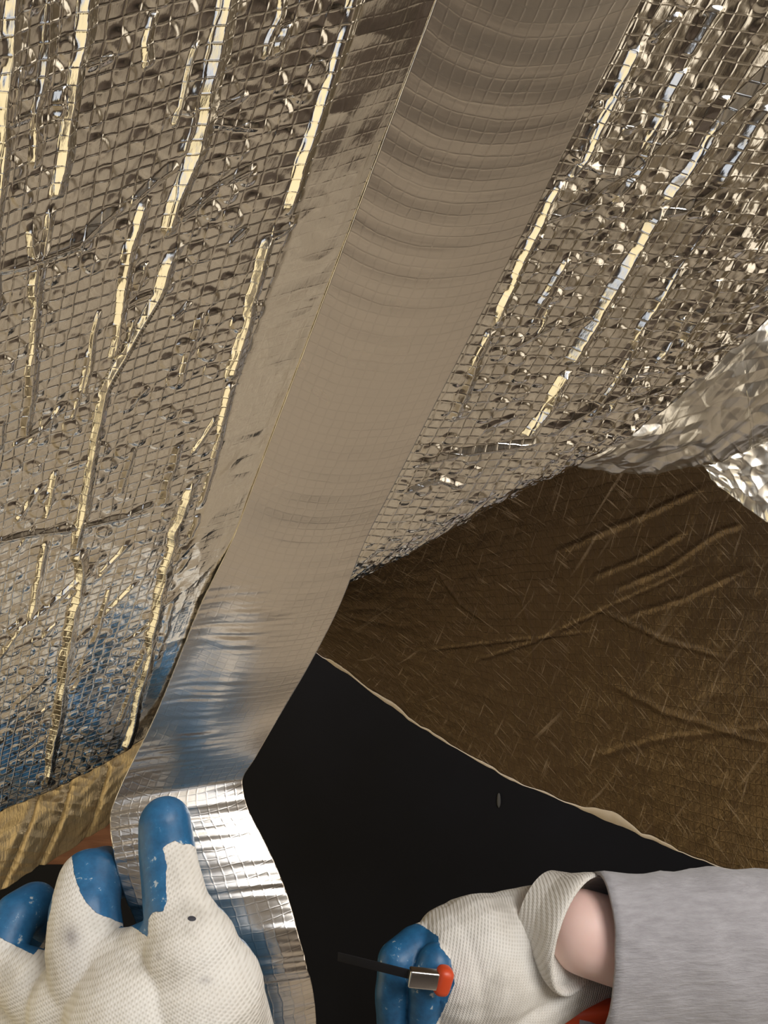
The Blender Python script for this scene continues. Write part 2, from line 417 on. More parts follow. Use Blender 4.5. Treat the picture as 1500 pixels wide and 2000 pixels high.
folds_l = [
 (L([(40,-60),(28,60),(8,250),(-10,500),(-30,900)]), 0.0016, 0.0026, 0.0020),
 (L([(100,-60),(90,100),(72,220),(62,330)]), 0.0014, 0.0030, 0.0014),
 (L([(60,430),(72,520),(68,700),(55,800)]), 0.0014, 0.0026, 0.0013),
 (L([(178,-60),(160,90),(140,230),(122,330),(108,385)]), 0.0017, 0.0030, 0.0022),
 (L([(100,395),(78,520),(60,760),(50,860)]), 0.0012, 0.0026, 0.0012),
 (L([(458,-60),(440,30),(408,180),(380,300),(345,390),(330,460)]), 0.0022, 0.0034, 0.0025),
 (L([(350,470),(305,580),(240,690),(205,760),(175,900),(150,1080)]), 0.0018, 0.0032, 0.0024),
 (L([(290,380),(255,480),(235,620),(215,700)]), 0.0016, 0.0028, 0.0018),
 (L([(155,1070),(160,1110),(140,1230),(118,1380),(88,1540)]), 0.0022, 0.0034, 0.0026),
 (L([(90,1050),(75,1130),(60,1210)]), 0.0012, 0.0022, 0.0014),
 (L([(712,-60),(690,40),(640,180),(600,300),(560,420)]), 0.0016, 0.0026, 0.0022),
 (L([(530,455),(490,590),(452,740)]), 0.0016, 0.0028, 0.0024),
 (L([(452,740),(430,850),(395,990)]), 0.0014, 0.0030, 0.0016),
 (L([(385,930),(345,1030),(318,1140),(290,1290),(262,1400),(245,1470)]), 0.0020, 0.0034, 0.0026),
 (L([(300,20),(285,80),(290,130)]), 0.0010, 0.0024, 0.0012),
]
creases_l = [
 (L([(-20,530),(60,510),(150,475),(200,430),(250,390)]), 0.0015, 0.0030, 0.0016),
 (L([(250,400),(300,350),(345,320)]), 0.0015, 0.0030, 0.0014),
 (L([(-20,1055),(60,1038),(150,1025),(300,995)]), 0.0018, 0.0020, 0.0016),
 (L([(-10,1290),(40,1220),(130,1150),(210,1070)]), 0.0016, 0.0030, 0.0018),
 (L([(190,1210),(240,1160),(270,1130)]), 0.0014, 0.0026, 0.0014),
 (L([(520,465),(575,430),(620,395)]), 0.0012, 0.0022, 0.0012),
 (L([(300,1190),(370,1140),(425,1090)]), 0.0012, 0.0030, 0.0012),
 (L([(330,1110),(380,1060),(430,1020)]), 0.0012, 0.0030, 0.0012),
 (L([(330,200),(420,240),(520,250)]), 0.0012, 0.0022, 0.0010),
]
def rand_lines(n, xr, yr, shear, ln, slant, wa, H):
    rg = np.random.RandomState(n * 7 + int(xr[0])); out = []
    for k in range(n):
        x = rg.uniform(*xr); y = rg.uniform(*yr); l = rg.uniform(*ln); p = px0_of(x, y)
        if slant is None: pts = [(float(x_of(p + rg.uniform(-6, 6), y + l * q)), y + l * q) for q in (0, .35, .7, 1)]
        else:
            a = rg.uniform(*slant); pts = [(x + l * q * math.cos(a), y - l * q * math.sin(a) + rg.uniform(-3, 3)) for q in (0, .35, .7, 1)]
        sc_ = (3000 - y) / 3000
        out.append((line_ut(pts, shear), wa * (0.6 + rg.rand()) , wa * (0.8 + rg.rand()), H * (0.5 + rg.rand())))
    return out
folds_l += rand_lines(26, (0, 640), (-40, 1300), sh_l, (40, 170), None, 0.0010, 0.0011)
creases_l += rand_lines(34, (0, 420), (850, 1480), sh_l, (30, 110), (0.3, 1.0), 0.0013, 0.0009)
creases_l += rand_lines(14, (0, 600), (0, 850), sh_l, (40, 120), (0.2, 0.9), 0.0012, 0.0008)
hL = sheet_height(U, T, folds_l, creases_l, 3, tb=VV - 0.375 * U)
# the strip beside the tape lies flat: bubbles are pressed down there
flat = sstep(0, 1, (dist_poly(U, T, L([(700,-60),(560,430),(452,740),(300,1300)]))[1] * dist_poly(U, T, L([(700,-60),(560,430),(452,740),(300,1300)]))[0]) / 0.004)
hflat = 0.0004 * ridged(U * 90, T * 90, 77) + 0.0010 * vnoise(U * 60, T * 25, 78)
hL = hL * (1 - flat * 0.9) + hflat * flat
fe = sstep(815, 850, PX); hL = hL * (1 - fe) + 0.0010 * fe
lip = np.clip((s - 0.965) / 0.035, 0, 1)              # the lower hem rolls backward
Pl = base + NL * (hL - 0.016 * lip ** 2)[..., None] - np.array(DV) * (0.006 * lip ** 3)[..., None]
me = grid_mesh('insulation_sheet', Pl, np.stack([U, T], -1))
left = solid(obj('insulation_sheet', me, M_foil), 0.003)
tag(left, 'large silver bubble foil sheet left of the tape, hemmed above the gloved hand', 'foil insulation')

# ---- right sheet
sh_r = lambda p0: -0.12 * MU * (p0 - 1245)
n_r, n_c = 960, 560
p0c = np.linspace(1195, 2420, n_c)
edge_x = np.array([560, 655, 760, 860, 960, 1060, 1160, 1240, 1330, 1420, 1520, 1640])
edge_y = np.array([1262, 1208, 1158, 1102, 1046, 992, 936, 872, 790, 708, 615, 510])
vb = []
for p in p0c:
    ys = np.linspace(300, 1400, 1101); xs = x_of(p, ys); f = ys - np.interp(xs, edge_x, edge_y)
    vb.append(v_of(p, ys[np.argmin(np.abs(f))]))
vb = np.convolve(np.pad(np.array(vb), 8, mode='edge'), np.ones(17) / 17, mode='valid')
vt = np.array([v_of(p, -260.0) for p in p0c])
s = np.linspace(0, 1, n_r)[:, None]
PX = np.repeat(p0c[None, :], n_r, 0); VV = vt[None] * (1 - s) + vb[None] * s
base = S(PX, VV); NR = normals(base)
U = PX * MU; T = VV + sh_r(PX)
L = lambda pts: line_ut(pts, sh_r)
folds_r = [
 (L([(1245,80),(1200,180),(1150,290),(1110,350)]), 0.0014, 0.0030, 0.0018),
 (L([(1090,350),(1060,420),(1010,520),(960,640)]), 0.0014, 0.0032, 0.0018),
 (L([(960,640),(930,700),(880,820)]), 0.0012, 0.0026, 0.0012),
 (L([(1340,130),(1310,180),(1270,280),(1235,350)]), 0.0014, 0.0026, 0.0016),
 (L([(1400,10),(1370,60),(1340,110)]), 0.0014, 0.0026, 0.0016),
 (L([(1520,120),(1460,180),(1390,250),(1340,330),(1290,400)]), 0.0018, 0.0034, 0.0024),
 (L([(1290,400),(1225,520),(1160,630),(1110,710)]), 0.0018, 0.0032, 0.0024),
 (L([(1110,720),(1070,790),(1025,850)]), 0.0018, 0.0034, 0.0024),
 (L([(1330,510),(1260,620),(1200,740),(1140,820)]), 0.0016, 0.0030, 0.0016),
 (L([(1400,540),(1350,630),(1300,710)]), 0.0014, 0.0026, 0.0014),
 (L([(1500,200),(1440,290),(1400,360)]), 0.0014, 0.0030, 0.0015),
]
creases_r = [
 (L([(1040,440),(1130,400),(1230,330),(1330,240)]), 0.0016, 0.0034, 0.0016),
 (L([(1240,430),(1340,410),(1440,330)]), 0.0014, 0.0034, 0.0014),
 (L([(800,905),(900,880),(980,870),(1060,860)]), 0.0020, 0.0034, 0.0022),
 (L([(1120,720),(1200,725),(1300,715)]), 0.0014, 0.0026, 0.0014),
 (L([(780,960),(850,930),(900,945)]), 0.0018, 0.0022, 0.0018),
 (L([(1100,290),(1160,330),(1220,345)]), 0.0014, 0.0026, 0.0014),
 (L([(1060,850),(1150,800),(1240,740)]), 0.0020, 0.0050, 0.0018),
]
XX = x_of(PX, 0 * PX)
crumple = sstep(1500, 2150, PX) * 1.0 + 0.5 * sstep(0.72, 0.92, s)
folds_r += rand_lines(22, (1000, 1480), (0, 760), sh_r, (40, 150), None, 0.0011, 0.0012)
creases_r += rand_lines(30, (900, 1500), (60, 900), sh_r, (30, 130), (0.1, 0.9), 0.0014, 0.0010)
hR = sheet_height(U, T, folds_r, creases_r, 41, crumple, VV - 0.375 * U)
fe = sstep(1240, 1285, PX); hR = hR * fe + 0.0008 * (1 - fe)
lipw = 0.17
lip = np.clip((s - (1 - lipw)) / lipw, 0, 1)          # rolls under towards the back
rut = 0.0009 * ridged(U * 420 + T * 160, T * 60, 91) * sstep(0, 0.4, lip)
Pr = base + NR * (hR + rut - 0.026 * lip ** 2.2)[..., None]
me = grid_mesh('insulation_sheet', Pr, np.stack([U, T], -1))
right = solid(obj('insulation_sheet', me, M_foil), 0.003)
tag(right, 'creased silver bubble foil sheet right of the tape, its lower edge curling under', 'foil insulation')

# ------------------------------------------------------------------ the tape
rows = []   # Lx,Ly,DL, Rx,Ry,DR
for y in (-260, -120, 0, 200, 400, 600, 800, 950, 1050):
    pl = px0_of(848 - 0.386 * y, y); pr = px0_of(1246 - 0.504 * y, y)
    row = []
    for p in (848.0, 1248.0):
        v = float(v_of(np.float64(p), y)); q = S(np.float64(p), np.float64(v)) + 0
        Dq = q[1]; row += [float(x_of(p, y)), y, Dq]
    rows.append(row)
def plane_D(x, y):
    p = px0_of(x, y); return float(D0f(p) + DV[1] * v_of(p, y))
rows += [[392,1180,plane_D(392,1180)-.0065, 662,1180,plane_D(655,1180)-.004],
         [350,1290,plane_D(350,1290)-.008, 606,1290,plane_D(606,1290)-.012],
         [305,1395,plane_D(305,1395)-.010, 548,1390,plane_D(548,1390)-.018],
         [262,1480,.4525, 500,1475,.460],
         [238,1530,.4560, 478,1508,.464],
         [221,1575,.4565, 474,1530,.466],
         [217,1620,.4500, 487,1585,.464],
         [228,1690,.4410, 522,1655,.457],
         [246,1745,.4390, 553,1725,.450],
         [270,1800,.440, 577,1795,.443],
         [300,1860,.445, 598,1865,.443],
         [330,1930,.462, 614,1930,.452],
         [360,2000,.480, 621,2000,.462],
         [385,2080,.500, 615,2080,.475],
         [405,2170,.520, 600,2160,.490]]
R_ = np.array(rows, float)
def catmull(A, n):
    k = len(A); t = np.linspace(0, k - 1, n); i = np.clip(np.floor(t).astype(int), 0, k - 2); f = (t - i)[:, None]
    p0 = A[np.maximum(i - 1, 0)]; p1 = A[i]; p2 = A[i + 1]; p3 = A[np.minimum(i + 2, k - 1)]
    return 0.5 * (2 * p1 + (p2 - p0) * f + (2 * p0 - 5 * p1 + 4 * p2 - p3) * f ** 2 + (3 * p1 - p0 - 3 * p2 + p3) * f ** 3)
NRW, NCW = 900, 120
Rc = catmull(R_, NRW)
Lp = npP(Rc[:, 0], Rc[:, 1], Rc[:, 2]); Rp = npP(Rc[:, 3], Rc[:, 4], Rc[:, 5])
a = np.linspace(0, 1, NCW)[None, :, None]
Pt = Lp[:, None] * (1 - a) + Rp[:, None] * a
Nt = normals(Pt)
sv = np.concatenate([[0], np.cumsum(np.linalg.norm(np.diff((Lp + Rp) / 2, axis=0), axis=1))])
Ut = np.repeat(a[..., 0], NRW, 0) * 0.0585; Tt = np.repeat(sv[:, None], NCW, 1)
T2 = Tt + 0.008 * (1 - (2 * a[..., 0] - 1) ** 2) * -1.0 - 0.006 * a[..., 0]
py = np.repeat(Rc[:, 1][:, None], NCW, 1); A0 = np.repeat(a[..., 0], NRW, 0)
on = 1 - sstep(1050, 1250, py)
ht = 0.0018 + 0.0 * py
ht += 0.0007 * (vnoise(Ut * 25, Tt * 9, 5) - 0.5)
# transverse ripples as tape lies over the bubbles / is gathered by the thumb
ht += 0.00012 * on * np.sin(T2 / 0.0021 + 2 * vnoise(Ut * 60, Tt * 50, 6)) * vnoise(Ut * 40, Tt * 20, 7)
gath = sstep(1000, 1250, py) * (1 - sstep(1480, 1560, py)) * (1 - sstep(0.35, 0.8, A0))
ht += gath * 0.0012 * vnoise(Ut * 45, (Tt + 0.012 * A0) * 560, 8) * vnoise(Ut * 60, Tt * 60, 18)
hollow = np.exp(-((py - 1300) / 150.0) ** 2) * np.exp(-((A0 - 0.12) / 0.25) ** 2)
ht += -0.0045 * hollow
# beyond the pinch: cross ribs
post = sstep(1540, 1600, py)
ht += post * (0.0020 * vnoise(Ut * 16, Tt * 330, 10) * vnoise(Ut * 30, Tt * 60, 11) + 0.0016 * vnoise(Ut * 10, Tt * 90, 12) + 0.0007 * ridged(Ut * 12, Tt * 70, 13))
Pt = Pt + Nt * ht[..., None]
Pt += Nt * (post * 0.004 * (1 - (2 * A0 - 1) ** 2))[..., None]
me = grid_mesh('foil_tape', Pt, np.stack([Ut, T2], -1))
k0 = float(sv[np.argmin(np.abs(Rc[:, 1] - 1530))])
M_tape.node_tree.nodes['vmask'].inputs['From Min'].default_value = k0 - 0.03
M_tape.node_tree.nodes['vmask'].inputs['From Max'].default_value = k0 + 0.005
tape = solid(obj('foil_tape', me, M_tape), 0.00035)
tag(tape, 'broad smooth silver reinforced tape strip covering the seam and pinched by the gloved thumb', 'tape')

# ------------------------------------------------------------------ pixel-outlined sheets with depth
def inside(px, py, poly):
    ins = np.zeros(px.shape, bool); n = len(poly); j = n - 1
    for i in range(n):
        xi, yi = poly[i]; xj, yj = poly[j]
        c = ((yi > py) != (yj > py)) & (px < (xj - xi) * (py - yi) / (yj - yi + 1e-9) + xi)
        ins ^= c; j = i
    return ins
def band(top, bot, n, m, ext=0):
    """rows run between two polylines sampled by arc position"""
    def res(pts, k):
        A = np.array(pts, float); d = np.concatenate([[0], np.cumsum(np.hypot(*np.diff(A[:, :2], axis=0).T))]); d /= d[-1]
        t = np.linspace(0, 1, k); return np.stack([np.interp(t, d, A[:, q]) for q in range(A.shape[1])], -1)
    A = res(top, m); B = res(bot, m); s = np.linspace(0, 1, n)[:, None, None]
    return A[None] * (1 - s) + B[None] * s, np.repeat(s[..., 0], m, 1)

# brown reverse of a third sheet hanging in the gap
top = [(430,1080,.76),(640,930,.72),(950,740,.68),(1200,620,.65),(1400,560,.63),(1700,520,.62)]
bot = [(560,1235,.98),(640,1288,1.0),(700,1330,1.0),(800,1405,1.0),(900,1465,.98),(1000,1523,.96),(1130,1575,.93),(1280,1642,.88),(1400,1690,.83),(1520,1722,.78),(1700,1780,.72)]
G, sg = band(top, bot, 420, 560)
dep = G[..., 2] + 0.05 * np.sin(sg * math.pi) 
ag = np.linspace(0, 1, 560)[None].repeat(420, 0)
edge_w = 3.0 * (vnoise(ag * 60, sg * 0, 3) - 0.5) * sg
Pb = npP(G[..., 0], G[..., 1] + edge_w * 1.2, dep); Nb = normals(Pb)
Ub = ag * 0.55; Tb = sg * 0.30
hb = 0.0012 * ridged(Ub * 30 + Tb * 10, Tb * 60, 4) + 0.0006 * vnoise(Ub * 200, Tb * 200, 6)
def imgfold(pts, wid, H):
    d, sd, pos = dist_poly(G[..., 0], G[..., 1], pts); return H * np.clip(1 - d / wid, 0, 1) * np.clip(np.minimum(pos, 1 - pos) / 0.15, 0, 1)
for pts, wd, H in (([(1060,1090),(1200,1030),(1270,1000),(1400,940)], 10, -.0022), ([(1140,1135),(1250,1090),(1350,1030)], 9, -.002),
                   ([(1180,1160),(1300,1110),(1400,1040),(1460,1020)], 9, -.002), ([(1200,1210),(1330,1170),(1480,1100)], 9, -.0015),
                   ([(850,1110),(900,1180),(950,1215)], 5, .0012), ([(1000,1120),(1040,1240),(1040,1300)], 6, .001),
                   ([(900,1300),(1050,1250),(1200,1180),(1400,1090)], 6, .0012), ([(1150,1180),(1300,1250),(1430,1290)], 8, .0016),
                   ([(1180,1330),(1300,1390),(1520,1460)], 10, .0016), ([(820,1270),(1000,1250),(1180,1230)], 5, .001),
                   ([(1150,1480),(1300,1440),(1520,1420)], 10, .001)):
    hb = hb + imgfold(pts, wd, H)
Pb = Pb + Nb * hb[..., None]
me = grid_mesh('insulation_sheet', Pb, np.stack([Ub, Tb], -1))
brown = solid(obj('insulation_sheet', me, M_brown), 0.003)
tag(brown, 'shadowed brown foil sheet with scuffed cut edge hanging above the grey sleeve', 'foil insulation')
# its scuffed cut edge, worn in places; its glints are painted pale
eg = Pb[-1]; nn = Nb[-1]
thk = 0.0006 + 0.0052 * np.clip(vnoise(ag[-1] * 34, ag[-1] * 0, 15) - 0.45, 0, 1) * 1.2
bx_ = G[-1, :, 0]
thk = thk + 0.013 * np.exp(-((bx_ - 1195) / 48) ** 2) + 0.0045 * np.exp(-((bx_ - 765) / 35) ** 2) + 0.005 * np.exp(-((bx_ - 665) / 22) ** 2) + 0.003 * np.exp(-((bx_ - 850) / 25) ** 2) + 0.003 * np.exp(-((bx_ - 950) / 28) ** 2)
up = np.gradient(Pb, axis=0)[-1]; up /= np.linalg.norm(up, axis=-1, keepdims=True)
E = np.stack([eg - up * thk[:, None] + nn * 0.0005, eg + nn * 0.0012, eg + up * 0.0008 + nn * 0.0002, eg - nn * 0.003], 0)
me = grid_mesh('cut_edge', E, np.stack([Ub[:4], Tb[:4]], -1))
ed = obj('cut_edge', me, M_edge, brown); ed['label'] = 'pale scuffed cut edge with painted glints'

# crumpled foil at the right
top = [(1120,850,.465),(1240,760,.46),(1340,680,.455),(1430,610,.45),(1530,530,.45),(1660,430,.44)]
bot = [(1130,905,.50),(1200,935,.52),(1290,948,.53),(1390,940,.53),(1470,915,.52),(1560,890,.50),(1720,850,.48)]
G, sg = band(top, bot, 330, 420)
Ac = np.linspace(0, 1, 420)[None].repeat(330, 0)
Pc = npP(G[..., 0], G[..., 1], G[..., 2] - 0.02 * np.sin(sg * math.pi)); Nc = normals(Pc)
Uc = Ac * 0.17; Tc = sg * 0.11
b1, s1 = voro(Uc * 48 + .6 * vnoise(Uc * 90, Tc * 90, 2), Tc * 40, 61); b2, s2 = voro(Uc * 150, Tc * 110, 62)
hc = 0.0030 * b1 + 0.0012 * ridged(Uc * 60, Tc * 80, 63)
for k in range(9):
    q = (2.2 if k % 2 else 0.9) + 0.25 * math.sin(k * 3.3); per = 0.026 + 0.012 * math.sin(k * 2.1)
    xx = (Uc * math.cos(q) + Tc * math.sin(q)) / per + 1.0 * vnoise(Uc * 30, Tc * 30, 200 + k)
    hc = hc + 0.0020 * np.abs(2 * (xx - np.floor(xx)) - 1) * vnoise(Uc * 50, Tc * 50, 220 + k)
fr = sstep(0.68, 0.95, sg)                            # gathered pleats along the lower hem
hc = hc * (1 - 0.6 * fr) + fr * (0.0026 * ridged(Uc * 320 - Tc * 150, Tc * 25, 64) + 0.0016 * ridged(Uc * 140 + Tc * 60, Tc * 50, 65)) - 0.022 * sstep(0.75, 1.0, sg) ** 2
Pc = Pc + Nc * hc[..., None]
me = grid_mesh('crumpled_foil', Pc, np.stack([Uc, Tc], -1))
crum = solid(obj('crumpled_foil', me, M_crum), 0.0006)
tag(crum, 'crumpled plain foil bunch sticking out beyond the right sheet, gathered into pleats at its hem', 'foil')

# another pale foil end under it, at the right margin
top = [(1340,860,.565),(1450,830,.565),(1560,800,.565),(1700,780,.565)]
bot = [(1395,940,.575),(1450,985,.575),(1500,1022,.57),(1600,1080,.565)]
G, sg = band(top, bot, 120, 160)
Ac = np.linspace(0, 1, 160)[None].repeat(120, 0)
Pc = npP(G[..., 0], G[..., 1], G[..., 2]); Nc = normals(Pc); Uc = Ac * 0.08; Tc = sg * 0.05
b1, s1 = voro(Uc * 90, Tc * 90, 71)
Pc = Pc + Nc * (0.004 * b1 + 0.0012 * ridged(Uc * 200, Tc * 200, 72))[..., None]
me = grid_mesh('foil_flap', Pc, np.stack([Uc, Tc], -1))
fl = solid(obj('foil_flap', me, M_crum), 0.0006)
tag(fl, 'small pale foil flap at the right margin, below the crumpled foil bunch', 'foil')

# golden leathery blanket behind the left hem
top = [(-120,1600,.56),(0,1560,.56),(120,1500,.56),(270,1430,.56),(360,1380,.56)]
bot = [(-120,1775,.545),(0,1738,.545),(60,1700,.545),(130,1660,.55),(235,1590,.555),(330,1520,.56)]
G, sg = band(top, bot, 200, 340)
Ac = np.linspace(0, 1, 340)[None].repeat(200, 0)
Pc = npP(G[..., 0], G[..., 1], G[..., 2] - 0.012 * np.sin(sg * math.pi)); Nc = normals(Pc); Uc = Ac * 0.17; Tc = sg * 0.06
hc = 0.0018 * vnoise(Uc * 130 + Tc * 90, Tc * 160, 81) + 0.0010 * ridged(Uc * 110 - Tc * 160, Tc * 60, 82)
for k, x0 in enumerate((-60, 40, 95, 160, 225)):
    d, sd, pos = dist_poly(G[..., 0], G[..., 1], [(x0 + 50, 1500), (x0 + 20, 1600), (x0 - 50, 1760)])
    hc = hc - 0.0022 * np.exp(-(d / 7.0) ** 2) + 0.001 * np.exp(-((d - 14 * (sd > 0)) / 12.0) ** 2)
Pc = Pc + Nc * hc[..., None]
me = grid_mesh('foil_blanket', Pc, np.stack([Uc, Tc], -1))
gb = solid(obj('foil_blanket', me, M_gold), 0.004)
tag(gb, 'wrinkled golden foil blanket showing under the hem of the left sheet', 'foil insulation')

# orange-brown board seen between the golden blanket and the fingers
a_ = P(70, 1560, .66); b_ = P(290, 1690, .66)
bd = box('wooden_batten', (a_.x, .66, b_.z), (b_.x, .685, 2.6), M_orange, kind=None, bevel=0.002)
tag(bd, 'orange-brown batten end between the golden blanket and the index finger', 'batten')

# pale fleck on the black backing
V = []; Fc = []
fk = P(976, 1568, 1.585)
for i in range(10):
    for j in range(6):
        th = i / 9 * math.pi; ph = j / 6 * 2 * math.pi
        V.append((fk.x + 0.004 * math.sin(th) * math.cos(ph), 1.597 + 0.003 * math.sin(th) * math.sin(ph), fk.z + 0.015 * math.cos(th) + 0.001 * math.sin(i)))
Fc = [(i * 6 + j, i * 6 + (j + 1) % 6, (i + 1) * 6 + (j + 1) % 6, (i + 1) * 6 + j) for i in range(9) for j in range(6)]
tag(obj('lint_fleck', mesh_np('lint_fleck', V, Fc), simple('grey_lint', (0.10, 0.10, 0.10), 0.9)), 'tiny grey lint fleck on the black backing above the far glove', 'lint')

# ------------------------------------------------------------------ flesh: tapered capsules fused by remeshing
def capsules(chains, voxel, smooth_it=8, name='blob'):
    V = []; Fq = []; Ft = []
    import bmesh
    bm = bmesh.new()
    def cap(a, ra, b, rb):
        d = b - a; Ln = d.length
        if Ln < 1e-6: d = Vector((0, 0, 1)); Ln = 1e-6
        q = d.to_track_quat('Z', 'Y').to_matrix(); n = 20
        ringsA = [];  prof = []
        for k in range(0, 7): th = -math.pi / 2 + k / 6 * math.pi / 2; prof.append((ra * math.cos(th), ra * math.sin(th)))
        for k in range(1, 5): prof.append((ra + (rb - ra) * k / 5, Ln * k / 5))
        for k in range(0, 7): th = k / 6 * math.pi / 2; prof.append((rb * math.cos(th), Ln + rb * math.sin(th)))
        prev = None
        for (r, z) in prof:
            r = max(r, 1e-5)
            ring = [bm.verts.new(a + q @ Vector((r * math.cos(2 * math.pi * j / n), r * math.sin(2 * math.pi * j / n), z))) for j in range(n)]
            if prev:
                for j in range(n): bm.faces.new((prev[j], prev[(j + 1) % n], ring[(j + 1) % n], ring[j]))
            else: bm.faces.new(ring[::-1])
            prev = ring
        bm.faces.new(prev)
    for ch in chains:
        for (p, r), (p2, r2) in zip(ch[:-1], ch[1:]): cap(p, r, p2, r2)
    me = bpy.data.meshes.new(name); bm.to_mesh(me); bm.free()
    o = bpy.data.objects.new(name, me); C.objects.link(o)
    m = o.modifiers.new('r', 'REMESH'); m.mode = 'VOXEL'; m.voxel_size = voxel
    m = o.modifiers.new('s', 'SMOOTH'); m.iterations = smooth_it; m.factor = 0.5
    dg = bpy.context.evaluated_depsgraph_get(); dg.update()
    m2 = bpy.data.meshes.new_from_object(o.evaluated_get(dg))
    bpy.data.objects.remove(o); bpy.data.meshes.remove(me)
    m2.name = name
    m2.polygons.foreach_set('use_smooth', np.ones(len(m2.polygons), bool))
    return m2
def vco(me):
    a = np.zeros(len(me.vertices) * 3, np.float32); me.vertices.foreach_get('co', a); return a.reshape(-1, 3).astype(float)
def vno(me):
    a = np.zeros(len(me.vertices) * 3, np.float32); me.vertices.foreach_get('normal', a); return a.reshape(-1, 3).astype(float)
def ch(*pts):                   # (px, py, D, radius_px) -> chain
    return [(P(x, y, D), r * D / F) for x, y, D, r in pts]
def set_attr(me, name, val):
    at = me.attributes.new(name, 'FLOAT', 'POINT'); at.data.foreach_set('value', val.astype(np.float32))
def sdist(px, py, poly):
    d, _, _ = dist_poly(px, py, list(poly) + [poly[0]]); return np.where(inside(px, py, poly), d, -d)

person = bpy.data.objects.new('person', None); C.objects.link(person)
person.location = P(1400, 2300, .6)
tag(person, 'person in grey sleeve and blue-coated white gloves, pinching tape and gripping a cutter', 'person')
def adopt(o):
    o.parent = person; o.matrix_parent_inverse = Matrix.Translation(person.location).inverted(); return o

# left glove
chains = [
 ch((322,1608,.424,50),(326,1655,.422,53),(332,1700,.416,55),(344,1770,.405,62),(372,1860,.398,92),(392,1950,.398,124),(380,2060,.40,150)),   # thumb and its ball
 ch((236,1722,.472,30),(203,1702,.457,46),(176,1722,.440,60),(166,1780,.426,66),(168,1850,.418,74),(185,1910,.412,84),(260,1990,.41,120)),    # index
 ch((96,1800,.475,36),(66,1768,.465,42),(32,1790,.452,44),(10,1840,.442,44),(2,1885,.435,44),(70,1925,.425,62),(190,2010,.42,110)),              # middle
 ch((60,1830,.50,34),(0,1800,.49,38),(-50,1850,.47,42),(-30,1930,.455,50),(120,2020,.43,90)),                                                  # ring
 ch((40,1880,.52,28),(-30,1880,.51,32),(-70,1930,.49,36),(-40,1990,.465,44),(120,2080,.44,80)),                                                # little
 ch((190,1890,.412,66),(260,1880,.408,64),(320,1850,.402,60),(345,1800,.402,58)),                                                                                  # web of the thumb
 ch((150,1960,.415,90),(300,1930,.405,95),(400,1980,.40,120)),
 ch((300,1990,.405,170),(330,2150,.41,180),(370,2300,.42,150),(400,2420,.43,135)),
 ch((440,1960,.405,78),(455,2060,.41,90),(430,2150,.41,110)),
]
me = capsules(chains, 0.0011, 7, 'glove')
co = vco(me); no = vno(me)
# knit folds
hh = 0.0006 * vnoise(co[:, 0] * 90 + co[:, 2] * 60, co[:, 2] * 30 - co[:, 0] * 20, 9)
co2 = co + no * hh[:, None]
me.vertices.foreach_set('co', co2.astype(np.float32).ravel())
px = 750 + co[:, 0] / co[:, 1] * F; py = 1000 - (co[:, 2] - CAMZ) / co[:, 1] * F
thumb = [(273,1530),(380,1530),(386,1660),(372,1648),(355,1650),(341,1641),(325,1650),(318,1656),(322,1672),(326,1690),(325,1720),(326,1763),(318,1780),(299,1782),(284,1803),(262,1812),(268,1771),(262,1656),(260,1600)]
index = [(141,1673),(150,1655),(179,1630),(222,1620),(290,1640),(290,1830),(262,1812),(222,1797),(188,1784),(170,1765),(158,1745),(146,1710)]
middle = [(-120,1700),(0,1690),(43,1690),(112,1690),(101,1775),(87,1835),(66,1867),(35,1852),(0,1831),(-120,1800)]
front = no[:, 1] < 0.35
sd = np.maximum.reduce([np.where(front & (co[:, 1] < .43), sdist(px, py, thumb), -99), np.where(front, sdist(px, py, index), -99) * 1.0, np.where(front, sdist(px, py, middle), -99)])
sd = np.clip(sd / 14.0, -1, 1)
# palm side of the glove, away from the lens
back = np.clip((no[:, 1] - 0.30) * 3, -1, 1)
coat = np.maximum(sd, back)
set_attr(me, 'coat', coat)
dirt = 0.9 * np.exp(-((px - 138) / 15) ** 2 - ((py - 1828) / 20) ** 2) + 0.5 * np.exp(-((px - 310) / 6) ** 2 - ((py - 1868) / 7) ** 2) + 0.45 * np.exp(-((px - 400) / 14) ** 2 - ((py - 1915) / 8) ** 2) + 0.25 * np.exp(-((px - 150) / 60) ** 2 - ((py - 1890) / 70) ** 2)
set_attr(me, 'dirt', dirt)
g1 = adopt(obj('glove', me, M_glove)); g1['label'] = 'white knit glove with blue coating on thumb and fingertips, pinching the tape'
# ink dot and grime smudge on the back of the thumb
def spot(name, px_, py_, rx, ry, mat, parent):
    dd = np.hypot(px - px_, py - py_); k = np.argmin(np.where(no[:, 1] < 0, dd, 1e9)); c = Vector(co2[k]); n = Vector(no[k])
    tx = n.cross(Vector((0, 1, 0))).normalized(); tx = Vector((1, 0, 0)) - n * n.x; tx.normalize(); ty = n.cross(tx)
    V = [tuple(c + n * 0.0006)] + [tuple(c + n * 0.0003 + tx * rx * math.cos(q) + ty * ry * math.sin(q)) for q in np.linspace(0, 2 * math.pi, 17)[:-1]] + [tuple(c - n * 0.0006 + tx * rx * math.cos(q) + ty * ry * math.sin(q)) for q in np.linspace(0, 2 * math.pi, 17)[:-1]]
    Fc = [(0, 1 + i, 1 + (i + 1) % 16, 1 + (i + 1) % 16) for i in range(16)]
    import bmesh
    bm = bmesh.new(); vs = [bm.verts.new(v) for v in V]
    for i in range(16):
        bm.faces.new((vs[0], vs[1 + i], vs[1 + (i + 1) % 16])); bm.faces.new((vs[1 + i], vs[17 + i], vs[17 + (i + 1) % 16], vs[1 + (i + 1) % 16]))
    m = bpy.data.meshes.new(name); bm.to_mesh(m); bm.free()
    o = obj(name, m, mat); o.parent = parent; return o
